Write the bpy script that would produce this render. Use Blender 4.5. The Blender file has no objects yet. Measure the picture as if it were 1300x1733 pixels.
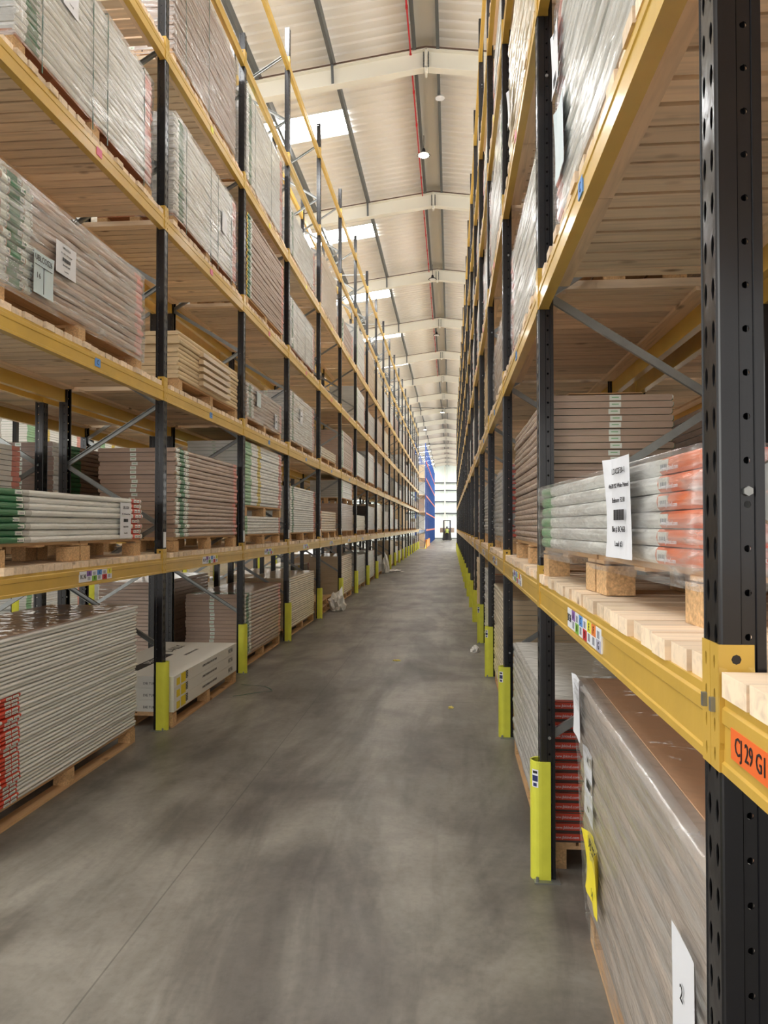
import bpy, math, random
from mathutils import Vector, Matrix, noise
R = random.Random(7)
C = bpy.context.scene.collection
PI = math.pi
sc = bpy.context.scene

# ------------------------------------------------------------ camera, light, exposure
F = 1260.0
cam = bpy.data.cameras.new('camera'); cam.sensor_fit = 'VERTICAL'; cam.sensor_height = 36
cam.lens = 36 * F / 1733; cam.clip_start = .02; cam.clip_end = 400
co = bpy.data.objects.new('camera', cam); C.objects.link(co)
co.location = (0, 0, 1.8)
YAW = math.atan2(762.5 - 650, F); PITCH = math.atan2(891 - 866.5, F)
co.rotation_euler = (PI / 2 + PITCH, 0, YAW)
sc.camera = co
sc.view_settings.view_transform = 'Standard'; sc.view_settings.look = 'None'
sc.view_settings.gamma = 1; sc.view_settings.use_curve_mapping = False
sc.view_settings.exposure = 0.12
SKY_E = 26.0      # rooflight panels
LAMP_E = 60.0
SIDE_E = 3.0      # fill glow of the added side wall panels
END_E = .08
w = bpy.data.worlds.new('world'); sc.world = w; w.use_nodes = True
w.node_tree.nodes['Background'].inputs[0].default_value = (1.0, .97, .93, 1)
w.node_tree.nodes['Background'].inputs[1].default_value = 1.5
cy = sc.cycles
cy.use_denoising = True
cy.max_bounces = 7; cy.diffuse_bounces = 5; cy.glossy_bounces = 3; cy.transmission_bounces = 3
cy.transparent_max_bounces = 8; cy.caustics_reflective = False; cy.caustics_refractive = False
cy.sample_clamp_indirect = 6

# ------------------------------------------------------------ materials
def lin(c):
    return tuple((v / 255 / 12.92) if v / 255 <= .04045 else ((v / 255 + .055) / 1.055) ** 2.4 for v in c)
MATS = {}
def nn(nt, t, **k):
    n = nt.nodes.new(t)
    for a, b in k.items(): setattr(n, a, b)
    return n
def mat(name, rgb, rough=.6, metal=0., var=.0, nscale=8., coat=0., bump=0., bscale=20., stretch=(1, 1, 1), emit=0., spec=.5, island=0., wrinkle=0.):
    if name in MATS: return MATS[name]
    m = bpy.data.materials.new(name); m.use_nodes = True; nt = m.node_tree
    b = nt.nodes['Principled BSDF']; c = lin(rgb)
    b.inputs['Base Color'].default_value = (*c, 1); b.inputs['Roughness'].default_value = rough
    b.inputs['Metallic'].default_value = metal; b.inputs['Specular IOR Level'].default_value = spec
    b.inputs['Coat Weight'].default_value = coat; b.inputs['Coat Roughness'].default_value = .12
    L = nt.links
    tc = nn(nt, 'ShaderNodeTexCoord'); mp = nn(nt, 'ShaderNodeMapping'); mp.inputs['Scale'].default_value = stretch
    L.new(tc.outputs['Object'], mp.inputs[0])
    oi = nn(nt, 'ShaderNodeObjectInfo')
    if var or island:
        nz = nn(nt, 'ShaderNodeTexNoise'); nz.noise_dimensions = '4D'; nz.inputs['Scale'].default_value = nscale
        nz.inputs['Detail'].default_value = 4
        mu = nn(nt, 'ShaderNodeMath', operation='MULTIPLY'); mu.inputs[1].default_value = 37; L.new(oi.outputs['Random'], mu.inputs[0])
        L.new(mp.outputs[0], nz.inputs['Vector']); L.new(mu.outputs[0], nz.inputs['W'])
        hs = nn(nt, 'ShaderNodeHueSaturation'); hs.inputs['Color'].default_value = (*c, 1)
        mr = nn(nt, 'ShaderNodeMapRange'); mr.inputs[1].default_value = .3; mr.inputs[2].default_value = .7
        mr.inputs[3].default_value = 1 - var; mr.inputs[4].default_value = 1 + var
        L.new(nz.outputs[0], mr.inputs[0])
        last = mr.outputs[0]
        if island:
            g = nn(nt, 'ShaderNodeNewGeometry'); m2 = nn(nt, 'ShaderNodeMapRange')
            m2.inputs[3].default_value = 1 - island; m2.inputs[4].default_value = 1 + island
            L.new(g.outputs['Random Per Island'], m2.inputs[0])
            m3 = nn(nt, 'ShaderNodeMath', operation='MULTIPLY'); L.new(last, m3.inputs[0]); L.new(m2.outputs[0], m3.inputs[1]); last = m3.outputs[0]
        L.new(last, hs.inputs['Value']); L.new(hs.outputs[0], b.inputs['Base Color'])
    if bump:
        nb = nn(nt, 'ShaderNodeTexNoise'); nb.inputs['Scale'].default_value = bscale; nb.inputs['Detail'].default_value = 3
        L.new(mp.outputs[0], nb.inputs['Vector'])
        bu = nn(nt, 'ShaderNodeBump'); bu.inputs['Strength'].default_value = bump; bu.inputs['Distance'].default_value = .01
        L.new(nb.outputs[0], bu.inputs['Height']); L.new(bu.outputs[0], b.inputs['Normal'])
    if wrinkle:
        # stretched plastic wrap: long diagonal creases
        g = nn(nt, 'ShaderNodeNewGeometry')
        m1 = nn(nt, 'ShaderNodeMapping'); m1.inputs['Scale'].default_value = (1.6, 1.6, 9); m1.inputs['Rotation'].default_value = (.10, 0, 0)
        m2 = nn(nt, 'ShaderNodeMapping'); m2.inputs['Scale'].default_value = (2, 2.2, 14); m2.inputs['Rotation'].default_value = (-.35, 0, 0)
        L.new(g.outputs['Position'], m1.inputs[0]); L.new(g.outputs['Position'], m2.inputs[0])
        n1 = nn(nt, 'ShaderNodeTexNoise'); n1.inputs['Scale'].default_value = 2.2; n1.inputs['Detail'].default_value = 3; n1.inputs['Distortion'].default_value = .6
        n2 = nn(nt, 'ShaderNodeTexNoise'); n2.inputs['Scale'].default_value = 3; n2.inputs['Detail'].default_value = 2; n2.inputs['Distortion'].default_value = 1.
        L.new(m1.outputs[0], n1.inputs[0]); L.new(m2.outputs[0], n2.inputs[0])
        ad = nn(nt, 'ShaderNodeMath', operation='ADD'); L.new(n1.outputs[0], ad.inputs[0]); L.new(n2.outputs[0], ad.inputs[1])
        bu = nn(nt, 'ShaderNodeBump'); bu.inputs['Strength'].default_value = wrinkle; bu.inputs['Distance'].default_value = .03
        L.new(ad.outputs[0], bu.inputs['Height']); L.new(bu.outputs[0], b.inputs['Coat Normal'])
        bu2 = nn(nt, 'ShaderNodeBump'); bu2.inputs['Strength'].default_value = wrinkle * .4; bu2.inputs['Distance'].default_value = .02
        L.new(ad.outputs[0], bu2.inputs['Height']); L.new(bu2.outputs[0], b.inputs['Normal'])
    if emit:
        b.inputs['Emission Color'].default_value = (*c, 1); b.inputs['Emission Strength'].default_value = emit
    MATS[name] = m
    return m

def wood(name, rgb, axis, scale=1., island=.17, knots=True):
    if name in MATS: return MATS[name]
    m = bpy.data.materials.new(name); m.use_nodes = True; nt = m.node_tree; L = nt.links
    b = nt.nodes['Principled BSDF']; b.inputs['Roughness'].default_value = .75; b.inputs['Specular IOR Level'].default_value = .2
    c = lin(rgb); dk = tuple(v * .78 for v in c)
    tc = nn(nt, 'ShaderNodeTexCoord'); mp = nn(nt, 'ShaderNodeMapping')
    st = [22, 22, 22]; st[axis] = 1.3
    mp.inputs['Scale'].default_value = st
    g = nn(nt, 'ShaderNodeNewGeometry')
    mu = nn(nt, 'ShaderNodeMath', operation='MULTIPLY'); mu.inputs[1].default_value = 50; L.new(g.outputs['Random Per Island'], mu.inputs[0])
    oi = nn(nt, 'ShaderNodeObjectInfo'); ma = nn(nt, 'ShaderNodeMath', operation='MULTIPLY_ADD'); ma.inputs[1].default_value = 31
    L.new(oi.outputs['Random'], ma.inputs[0]); L.new(mu.outputs[0], ma.inputs[2])
    n1 = nn(nt, 'ShaderNodeTexNoise'); n1.noise_dimensions = '4D'; n1.inputs['Scale'].default_value = 1.6; n1.inputs['Detail'].default_value = 5; n1.inputs['Distortion'].default_value = .8
    L.new(tc.outputs['Object'], mp.inputs[0]); L.new(mp.outputs[0], n1.inputs['Vector']); L.new(ma.outputs[0], n1.inputs['W'])
    cr = nn(nt, 'ShaderNodeValToRGB'); cr.color_ramp.elements[0].position = .3; cr.color_ramp.elements[0].color = (*dk, 1)
    cr.color_ramp.elements[1].position = .56; cr.color_ramp.elements[1].color = (*c, 1)
    L.new(n1.outputs[0], cr.inputs[0])
    last = cr.outputs[0]
    if knots:
        m2 = nn(nt, 'ShaderNodeMapping'); s2 = [11, 11, 11]; s2[axis] = 5; m2.inputs['Scale'].default_value = s2
        L.new(tc.outputs['Object'], m2.inputs[0])
        vo = nn(nt, 'ShaderNodeTexVoronoi'); vo.voronoi_dimensions = '4D'; vo.inputs['Scale'].default_value = .8
        L.new(m2.outputs[0], vo.inputs['Vector']); L.new(ma.outputs[0], vo.inputs['W'])
        r2 = nn(nt, 'ShaderNodeValToRGB'); r2.color_ramp.elements[0].position = .08; r2.color_ramp.elements[0].color = (.18, .1, .06, 1)
        r2.color_ramp.elements[1].position = .26; r2.color_ramp.elements[1].color = (1, 1, 1, 1)
        L.new(vo.outputs['Distance'], r2.inputs[0])
        mx = nn(nt, 'ShaderNodeMix', data_type='RGBA', blend_type='MULTIPLY'); mx.inputs[0].default_value = .8
        L.new(last, mx.inputs[6]); L.new(r2.outputs[0], mx.inputs[7]); last = mx.outputs[2]
    hs = nn(nt, 'ShaderNodeHueSaturation'); mr = nn(nt, 'ShaderNodeMapRange'); mr.inputs[3].default_value = 1 - island; mr.inputs[4].default_value = 1 + island
    L.new(g.outputs['Random Per Island'], mr.inputs[0]); L.new(mr.outputs[0], hs.inputs['Value']); L.new(last, hs.inputs['Color'])
    L.new(hs.outputs[0], b.inputs['Base Color'])
    MATS[name] = m
    return m

steel = mat('black_painted_steel', (24, 24, 28), .26, 0, var=.12, nscale=6, coat=.3)
steel_front = mat('scuffed_black_steel', (52, 52, 54), .24, .5, var=.5, nscale=5, bump=.35, bscale=9)
yellow = mat('yellow_painted_steel', (206, 168, 74), .36, 0, var=.09, nscale=5, coat=.15, bump=.05, bscale=30)
galv = mat('galvanised_steel', (150, 153, 152), .38, .7, var=.12, nscale=14)
guard_y = mat('yellow_guard_plastic', (218, 219, 72), .5, 0, var=.05, nscale=12, bump=.12, bscale=160)
white_pl = mat('white_label', (232, 234, 240), .5)
ink = mat('black_ink', (28, 28, 32), .6)
deckm = wood('pale_pine_slats', (240, 218, 190), 0)
runm = wood('pale_pine_runner', (236, 212, 184), 1)
chip = mat('chipboard_block', (206, 168, 122), .85, 0, var=.3, nscale=90, bump=.5, bscale=120)
pine_y = wood('pallet_pine_board', (204, 166, 124), 1)
hard = wood('reddish_pallet_board', (170, 118, 88), 1)
roofm = mat('cream_roof_liner', (240, 236, 230), .7, 0, var=.02, nscale=.6)
rafm = mat('cream_painted_rafter', (236, 232, 220), .55)
purm = mat('dark_grey_purlin', (92, 95, 96), .5, .3)
capm = mat('ridge_liner', (244, 243, 240), .6)
skym = mat('rooflight_panel', (255, 255, 255), .5, emit=SKY_E)
wallm = mat('white_wall_cladding', (242, 246, 242), .6)
endm = mat('translucent_end_cladding', (240, 248, 242), .6, emit=END_E)
sidem = mat('added_side_glow', (250, 250, 246), .6, emit=SIDE_E)  # made-up glowing side panels, added as fill light
blue = mat('blue_painted_steel', (40, 84, 160), .45)
orange = mat('orange_painted_steel', (222, 96, 40), .45)
red = mat('red_conduit', (190, 30, 40), .5)
lamp_on = mat('lit_lamp_lens', (255, 244, 214), .4, emit=LAMP_E)
lamp_off = mat('unlit_lamp_lens', (225, 225, 222), .4)
dark = mat('dark_rubber', (22, 22, 24), .6)
BAR = mat('barcode_grey', (120, 124, 136), .5)
def pk(name, rgb, w=.45):
    return mat('wrap_' + name, rgb, .42, 0, var=.07, nscale=3, coat=.75, wrinkle=w)
PK = dict(white=pk('white', (230, 231, 226)), cream=pk('cream', (222, 208, 178), .3), brown=pk('brown', (176, 150, 132)), grey=pk('grey', (190, 189, 184)),
          film=pk('filmed_board', (190, 176, 163), .35), bone=pk('bone', (226, 225, 219), .35), tan=pk('tan', (206, 184, 152), .3), green=pk('green', (42, 114, 70)), pale=pk('palegreen', (140, 188, 142)), red=pk('red', (214, 72, 48)), orange=pk('orange', (226, 116, 66)),
          pink=pk('pink', (222, 150, 136)), yellow=pk('yellow', (220, 196, 80)), dbrown=pk('dark_brown', (134, 108, 92)), lab=pk('label', (226, 230, 222), .2),
          redp=mat('red_print_card', (206, 74, 52), .5, var=.05, coat=.3), shade=mat('painted_gap_shade', (70, 62, 56), .7), raw=mat('raw_timber_edge', (222, 200, 162), .7, var=.14, nscale=5, stretch=(1, .2, 4)), box=mat('white_board_box', (226, 224, 216), .55, var=.02, nscale=2),  # shade: dark paint standing in for shaded gaps between red pack ends
          kraft=mat('kraft_cardboard', (196, 150, 110), .75, var=.06, nscale=3), kboard=mat('brown_hardboard', (214, 172, 138), .55, var=.06, nscale=2, coat=.3, wrinkle=.5))

def film_mat():
    m = bpy.data.materials.new('clear_stretch_film'); m.use_nodes = True; nt = m.node_tree; L = nt.links
    nt.nodes.remove(nt.nodes['Principled BSDF']); out = nt.nodes['Material Output']
    g = nn(nt, 'ShaderNodeNewGeometry')
    m1 = nn(nt, 'ShaderNodeMapping'); m1.inputs['Scale'].default_value = (1.5, 1.5, 13); m1.inputs['Rotation'].default_value = (.18, 0, 0)
    L.new(g.outputs['Position'], m1.inputs[0])
    n1 = nn(nt, 'ShaderNodeTexNoise'); n1.inputs['Scale'].default_value = 2.3; n1.inputs['Detail'].default_value = 5; n1.inputs['Distortion'].default_value = .8
    L.new(m1.outputs[0], n1.inputs[0])
    bu = nn(nt, 'ShaderNodeBump'); bu.inputs['Strength'].default_value = .4; bu.inputs['Distance'].default_value = .02
    L.new(n1.outputs[0], bu.inputs['Height'])
    gl = nn(nt, 'ShaderNodeBsdfGlossy'); gl.inputs['Roughness'].default_value = .16; gl.inputs['Color'].default_value = (.9, .9, .9, 1); L.new(bu.outputs[0], gl.inputs['Normal'])
    df = nn(nt, 'ShaderNodeBsdfDiffuse'); df.inputs['Color'].default_value = (.78, .78, .77, 1); L.new(bu.outputs[0], df.inputs['Normal'])
    tr = nn(nt, 'ShaderNodeBsdfTransparent')
    a = nn(nt, 'ShaderNodeMixShader'); lw = nn(nt, 'ShaderNodeLayerWeight'); lw.inputs[0].default_value = .35; L.new(lw.outputs['Facing'], a.inputs[0]); L.new(df.outputs[0], a.inputs[1]); L.new(gl.outputs[0], a.inputs[2])
    mr = nn(nt, 'ShaderNodeMapRange'); mr.inputs[1].default_value = .38; mr.inputs[2].default_value = .68; mr.inputs[3].default_value = .08; mr.inputs[4].default_value = .62
    L.new(n1.outputs[0], mr.inputs[0])
    b = nn(nt, 'ShaderNodeMixShader'); L.new(mr.outputs[0], b.inputs[0]); L.new(tr.outputs[0], b.inputs[1]); L.new(a.outputs[0], b.inputs[2])
    L.new(b.outputs[0], out.inputs[0])
    return m
filmm = film_mat()

def floor_mat():
    m = bpy.data.materials.new('worn_concrete'); m.use_nodes = True; nt = m.node_tree; L = nt.links
    b = nt.nodes['Principled BSDF']
    g = nn(nt, 'ShaderNodeNewGeometry')
    def noise_(scale, st=(1, 1, 1), det=5, dist=0.):
        mp = nn(nt, 'ShaderNodeMapping'); mp.inputs['Scale'].default_value = st; L.new(g.outputs['Position'], mp.inputs[0])
        n = nn(nt, 'ShaderNodeTexNoise'); n.inputs['Scale'].default_value = scale; n.inputs['Detail'].default_value = det; n.inputs['Distortion'].default_value = dist
        n.inputs['Roughness'].default_value = .62
        L.new(mp.outputs[0], n.inputs[0]); return n.outputs[0]
    def ramp(x, p0, c0, p1, c1):
        r = nn(nt, 'ShaderNodeValToRGB'); e = r.color_ramp.elements; e[0].position = p0; e[0].color = (*c0, 1); e[1].position = p1; e[1].color = (*c1, 1)
        L.new(x, r.inputs[0]); return r.outputs[0]
    def mul(a, c, f=1.):
        x = nn(nt, 'ShaderNodeMix', data_type='RGBA', blend_type='MULTIPLY'); x.inputs[0].default_value = f; L.new(a, x.inputs[6]); L.new(c, x.inputs[7]); return x.outputs[2]
    base = ramp(noise_(.9, dist=.4), .32, lin((104, 98, 91)), .62, lin((152, 147, 138)))
    c = mul(base, ramp(noise_(.55, (1.6, .5, 1), 6, 1.2), .40, (.36, .35, .34), .57, (1, 1, 1)), .75)     # tyre-darkened patches
    c = mul(c, ramp(noise_(2.2, (2.2, .35, 1), 6, .6), .38, (.5, .49, .48), .52, (1, 1, 1)), .42)          # rubbed streaks along the aisle
    c = mul(c, ramp(noise_(26, det=4), .3, (.8, .8, .8), .55, (1, 1, 1)), .7)                            # grain
    # saw-cut joints
    sx = nn(nt, 'ShaderNodeSeparateXYZ'); L.new(g.outputs['Position'], sx.inputs[0])
    def joint(sock, pitch, off, wdt):
        a = nn(nt, 'ShaderNodeMath', operation='ADD'); a.inputs[1].default_value = off; L.new(sock, a.inputs[0])
        p = nn(nt, 'ShaderNodeMath', operation='PINGPONG'); p.inputs[1].default_value = pitch / 2; L.new(a.outputs[0], p.inputs[0])
        s = nn(nt, 'ShaderNodeMath', operation='GREATER_THAN'); s.inputs[1].default_value = wdt; L.new(p.outputs[0], s.inputs[0]); return s.outputs[0]
    j = nn(nt, 'ShaderNodeMath', operation='MULTIPLY'); L.new(joint(sx.outputs[1], 6, 22.3, .006), j.inputs[0]); L.new(joint(sx.outputs[0], 6, 31.4, .004), j.inputs[1])
    c = mul(c, ramp(j.outputs[0], 0, (.5, .5, .5), 1, (1, 1, 1)), .8)
    L.new(c, b.inputs['Base Color'])
    rr = nn(nt, 'ShaderNodeMapRange'); rr.inputs[3].default_value = .26; rr.inputs[4].default_value = .56; L.new(noise_(1.4, (1, .5, 1)), rr.inputs[0])
    L.new(rr.outputs[0], b.inputs['Roughness']); b.inputs['Specular IOR Level'].default_value = .45
    bu = nn(nt, 'ShaderNodeBump'); bu.inputs['Strength'].default_value = .12; bu.inputs['Distance'].default_value = .004
    L.new(noise_(40), bu.inputs['Height']); L.new(bu.outputs[0], b.inputs['Normal'])
    return m

# ------------------------------------------------------------ mesh helpers
class MB:
    def __init__(s): s.v = []; s.f = []; s.m = []; s.mats = []
    def mi(s, m):
        if m not in s.mats: s.mats.append(m)
        return s.mats.index(m)
    def box(s, x0, x1, y0, y1, z0, z1, m, faces='all'):
        n = len(s.v)
        s.v += [(x0, y0, z0), (x1, y0, z0), (x1, y1, z0), (x0, y1, z0), (x0, y0, z1), (x1, y0, z1), (x1, y1, z1), (x0, y1, z1)]
        for q in ((0, 3, 2, 1), (4, 5, 6, 7), (0, 1, 5, 4), (1, 2, 6, 5), (2, 3, 7, 6), (3, 0, 4, 7)):
            s.f.append(tuple(n + i for i in q)); s.m.append(s.mi(m))
        return s
    def poly(s, pts, m):
        n = len(s.v); s.v += pts; s.f.append(tuple(range(n, n + len(pts)))); s.m.append(s.mi(m)); return s
    def loft(s, rings, m, caps=True, closed=True, mfun=None):
        k = len(rings[0]); n = len(s.v)
        for r in rings: s.v += [tuple(p) for p in r]
        for i in range(len(rings) - 1):
            mm = s.mi(mfun(i) if mfun else m)
            for j in range(k if closed else k - 1):
                j2 = (j + 1) % k
                s.f.append((n + i * k + j, n + i * k + j2, n + (i + 1) * k + j2, n + (i + 1) * k + j)); s.m.append(mm)
        if caps:
            s.f.append(tuple(n + j for j in range(k))[::-1]); s.m.append(s.mi(m))
            o = n + (len(rings) - 1) * k
            s.f.append(tuple(o + j for j in range(k))); s.m.append(s.mi(m))
        return s
    def cyl(s, c, r, h, m, axis=2, n=12, r2=None):
        r2 = r if r2 is None else r2; rings = []
        for rr, t in ((r, 0), (r2, h)):
            ring = []
            for i in range(n):
                a = 2 * PI * i / n; u, v = rr * math.cos(a), rr * math.sin(a)
                p = [0, 0, 0]; p[axis] = t; p[(axis + 1) % 3] = u; p[(axis + 2) % 3] = v
                ring.append((c[0] + p[0], c[1] + p[1], c[2] + p[2]))
            rings.append(ring)
        return s.loft(rings, m)
    def bar(s, a, b, wd, th, m, up=(0, 1, 0)):
        a = Vector(a); b = Vector(b); d = (b - a).normalized(); u = Vector(up); u = (u - d * u.dot(d)).normalized(); v = d.cross(u)
        rings = [[p + u * (sx * wd / 2) + v * (sy * th / 2) for sx, sy in ((-1, -1), (1, -1), (1, 1), (-1, 1))] for p in (a, b)]
        return s.loft(rings, m)
    def holed(s, P, w0, w1, h0, h1, hw, hh, m, tear=0):
        """one wall cell between (w0,h0)-(w1,h1) with an octagonal hole; P maps (w,h) to 3D"""
        cw, ch = (w0 + w1) / 2, (h0 + h1) / 2; n = len(s.v)
        outer = [(w0, h0), (cw, h0), (w1, h0), (w1, ch), (w1, h1), (cw, h1), (w0, h1), (w0, ch)]
        inner = []
        for i, (ow, oh) in enumerate(outer):
            a = math.atan2([-1, -1, -1, 0, 1, 1, 1, 0][i], [-1, 0, 1, 1, 1, 0, -1, -1][i])
            k = 1 - tear * max(0, -math.sin(a))
            inner.append((cw + hw * math.cos(a) * k, ch + hh * math.sin(a)))
        s.v += [P(*p) for p in outer] + [P(*p) for p in inner]
        for i in range(8):
            j = (i + 1) % 8; s.f.append((n + i, n + j, n + 8 + j, n + 8 + i)); s.m.append(s.mi(m))
        return s
    def mesh(s, name, flip=False, smooth=False):
        me = bpy.data.meshes.new(name)
        f = [t[::-1] for t in s.f] if flip else s.f
        me.from_pydata(s.v, [], f)
        for m in s.mats: me.materials.append(m)
        me.polygons.foreach_set('material_index', s.m)
        if smooth: me.polygons.foreach_set('use_smooth', [True] * len(f))
        me.update(); return me
    def build(s, name, parent=None, flip=False, smooth=False):
        return link(name, s.mesh(name, flip, smooth), parent)
def link(name, me, parent=None, loc=None, rz=0):
    o = bpy.data.objects.new(name, me); C.objects.link(o)
    if parent: o.parent = parent
    if loc: o.location = loc
    if rz: o.rotation_euler = (0, 0, rz)
    return o
def tag(o, label=None, cat=None, group=None, kind=None):
    if label: o['label'] = label
    if cat: o['category'] = cat
    if group: o['group'] = group
    if kind: o['kind'] = kind
    return o
def thing(name, label, cat, loc=(0, 0, 0), rz=0, group=None):
    o = bpy.data.objects.new(name, None); C.objects.link(o); o.empty_display_size = .1
    o.location = loc; o.rotation_euler = (0, 0, rz)
    return tag(o, label, cat, group)
def copy_tree(o, parent=None):
    c = o.copy(); C.objects.link(c); c.parent = parent
    for ch in list(o.children): copy_tree(ch, c)
    return c
def solid(me, t):
    import bmesh
    bm = bmesh.new(); bm.from_mesh(me); bmesh.ops.remove_doubles(bm, verts=bm.verts, dist=1e-5)
    bmesh.ops.recalc_face_normals(bm, faces=bm.faces)
    bmesh.ops.solidify(bm, geom=bm.faces[:], thickness=t); bm.to_mesh(me); bm.free()
    return me
TXT = {}
def text(s, size, m, parent, loc, facing, name='printed_text', extrude=.0004, sx=1., rot=0.):
    """facing: 'R' reads from the aisle on the right rack, 'L' on the left rack, 'F' faces the camera end, 'T' lies flat"""
    key = (s, size, m.name, sx)
    if key not in TXT:
        cu = bpy.data.curves.new('t', 'FONT'); cu.body = s; cu.size = size; cu.align_x = 'CENTER'; cu.align_y = 'CENTER'; cu.extrude = extrude; cu.resolution_u = 2
        ob = bpy.data.objects.new('t', cu); C.objects.link(ob)
        me = bpy.data.meshes.new_from_object(ob.evaluated_get(bpy.context.evaluated_depsgraph_get()))
        bpy.data.objects.remove(ob); me.materials.clear(); me.materials.append(m); me.transform(Matrix.Diagonal((sx, 1, 1, 1)))
        TXT[key] = me
    o = link(name, TXT[key], parent)
    B = {'R': ((0, -1, 0), (0, 0, 1)), 'L': ((0, 1, 0), (0, 0, 1)), 'F': ((1, 0, 0), (0, 0, 1)), 'T': ((0, -1, 0), (1, 0, 0)), 'U': ((0, 1, 0), (-1, 0, 0))}[facing]
    r = Vector(B[0]); u = Vector(B[1]); n = r.cross(u)
    M = Matrix((r, u, n)).transposed().to_4x4() @ Matrix.Rotation(rot, 4, 'Z')
    o.matrix_local = Matrix.Translation(loc) @ M
    return o
ORD = ['', 'first', 'second', 'third', 'fourth', 'fifth', 'sixth', 'seventh', 'eighth', 'ninth', 'tenth', 'eleventh', 'twelfth', 'thirteenth', 'fourteenth', 'fifteenth',
       'sixteenth', 'seventeenth', 'eighteenth', 'nineteenth', 'twentieth', 'twenty-first', 'twenty-second', 'twenty-third', 'twenty-fourth']
def bayname(b): return f'{ORD[b + 1]} bay'
LEV = ['floor level', 'first shelf', 'second shelf', 'third shelf', 'fourth shelf', 'fifth shelf', 'top beams']

# ------------------------------------------------------------ rack geometry
W = .08; D = .97
NT = [0, 1.60, 3.135, 4.67, 6.205, 7.74, 9.275]
BT = [0] + [n - .085 for n in NT[1:]]          # beam top
DT = [0] + [n + .045 for n in BT[1:]]          # deck top
def post_mesh(H, holes=True, m1=None, m2=None):
    m1 = m1 or steel; m2 = m2 or steel_front
    b = MB()
    if not holes:
        prof = [(.075, .015), (.075, 0), (.06, 0), (.058, .005), (.036, .005), (.034, 0), (.004, 0), (0, .004), (0, .076), (.004, .08), (.034, .08), (.036, .075), (.058, .075), (.06, .08), (.075, .08), (.075, .065)]
        for i in range(len(prof) - 1):
            (xa, ya), (xb, yb) = prof[i], prof[i + 1]
            b.poly([(xa, ya, 0), (xb, yb, 0), (xb, yb, H), (xa, ya, H)], m2 if xa == 0 and xb == 0 else m1)
        return solid(b.mesh('post'), .002)
    n = int(H / .075); H2 = n * .075
    for side in (0, 1):
        Y = (lambda y: y) if side == 0 else (lambda y: .08 - y)
        pr = [(.075, .015), (.075, 0), (.06, 0), (.058, .005)]
        for (xa, ya), (xb, yb) in zip(pr, pr[1:]):
            b.poly([(xa, Y(ya), 0), (xb, Y(yb), 0), (xb, Y(yb), H2), (xa, Y(ya), H2)], m1)
        pr = [(.036, .005), (.034, 0), (.004, 0), (0, .004)]
        for (xa, ya), (xb, yb) in zip(pr, pr[1:]):
            b.poly([(xa, Y(ya), 0), (xb, Y(yb), 0), (xb, Y(yb), H2), (xa, Y(ya), H2)], m1)
        for k in range(n):
            b.holed(lambda w_, h_: (w_, Y(.005), h_), .036, .058, k * .075, (k + 1) * .075, .0062, .0062, m1)
        for k in range(n):
            o = 0 if side == 0 else .033
            b.holed(lambda w_, h_: (0, Y(w_), h_), .004, .04, k * .075 + .0, (k + 1) * .075, .0075, .021, m2, .4)
    return solid(b.mesh('post'), .002)

PM = {}
def posts(H, hi, col=None):
    k = (H, hi, col)
    if k not in PM: PM[k] = post_mesh(H, hi, *( (blue, blue) if col else (None, None)))
    return PM[k]
def brace_meshes(H, per, z0):
    out = []; z = z0; s = 0
    while z + per / 2 < H - .1:
        out.append((s, z, z + per / 2)); z += per / 2; s = 1 - s
    return out
def one_brace(b, s, za, zb, ys=.04):
    xa, xb = (.05, D - .05) if s == 0 else (D - .05, .05)
    a = Vector((xa, ys, za)); c = Vector((xb, ys, zb)); d = (c - a).normalized(); n = Vector((0, 1, 0)); u = d.cross(n)
    prof = [(-.02, -.012), (.02, -.012), (.02, .012), (.016, .012), (.016, -.008), (-.016, -.008), (-.016, .012), (-.02, .012)]
    b.loft([[p + u * q[0] + n * q[1] for q in prof] for p in (a, c)], galv)
BR = {}
def frame(loc, rz, H, per, z0, hi, label, group, guard=True, col=None, name='upright_frame', zb=0):
    t = thing(name, label, 'rack frame', loc, rz, group)
    pm = posts(H, hi, col)
    p = link('post', pm, t); p = link('post', pm, t, (D, W, 0), PI)
    br = brace_meshes(H, per, z0)
    if hi:
        for s, za, zb in br:
            k = (s, round(zb - za, 3))
            if k not in BR:
                b = MB(); one_brace(b, s, 0, zb - za); BR[k] = b.mesh('brace')
            link('brace', BR[k], t, (0, 0, za))
        b = MB()
        for s, za, zb in br:
            b.cyl((.047 if s == 0 else D - .047, -.004, za), .0085, .012, galv, 1, 6)
        b.build('bolts', t)
        for x in (-.02, D - .08):
            b = MB(); b.box(x - .015, x + .115, -.045, .125, 0, .006, galv); b.cyl((x + .095 if x > 0 else x, .11, .006), .008, .022, galv, 2, 6); b.cyl((x + .095 if x > 0 else x, -.03, .006), .008, .022, galv, 2, 6)
            b.build('base_plate', t)
    else:
        k = ('j', H, per, z0)
        if k not in BR:
            b = MB()
            for s, za, zb in br: one_brace(b, s, za, zb)
            b.bar((.05, .04, H - .1), (D - .05, .04, H - .1), .03, .02, galv); b.bar((.05, .04, .3), (D - .05, .04, .3), .03, .02, galv)
            BR[k] = b.mesh('bracing')
        link('bracing', BR[k], t)
    return t
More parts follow.
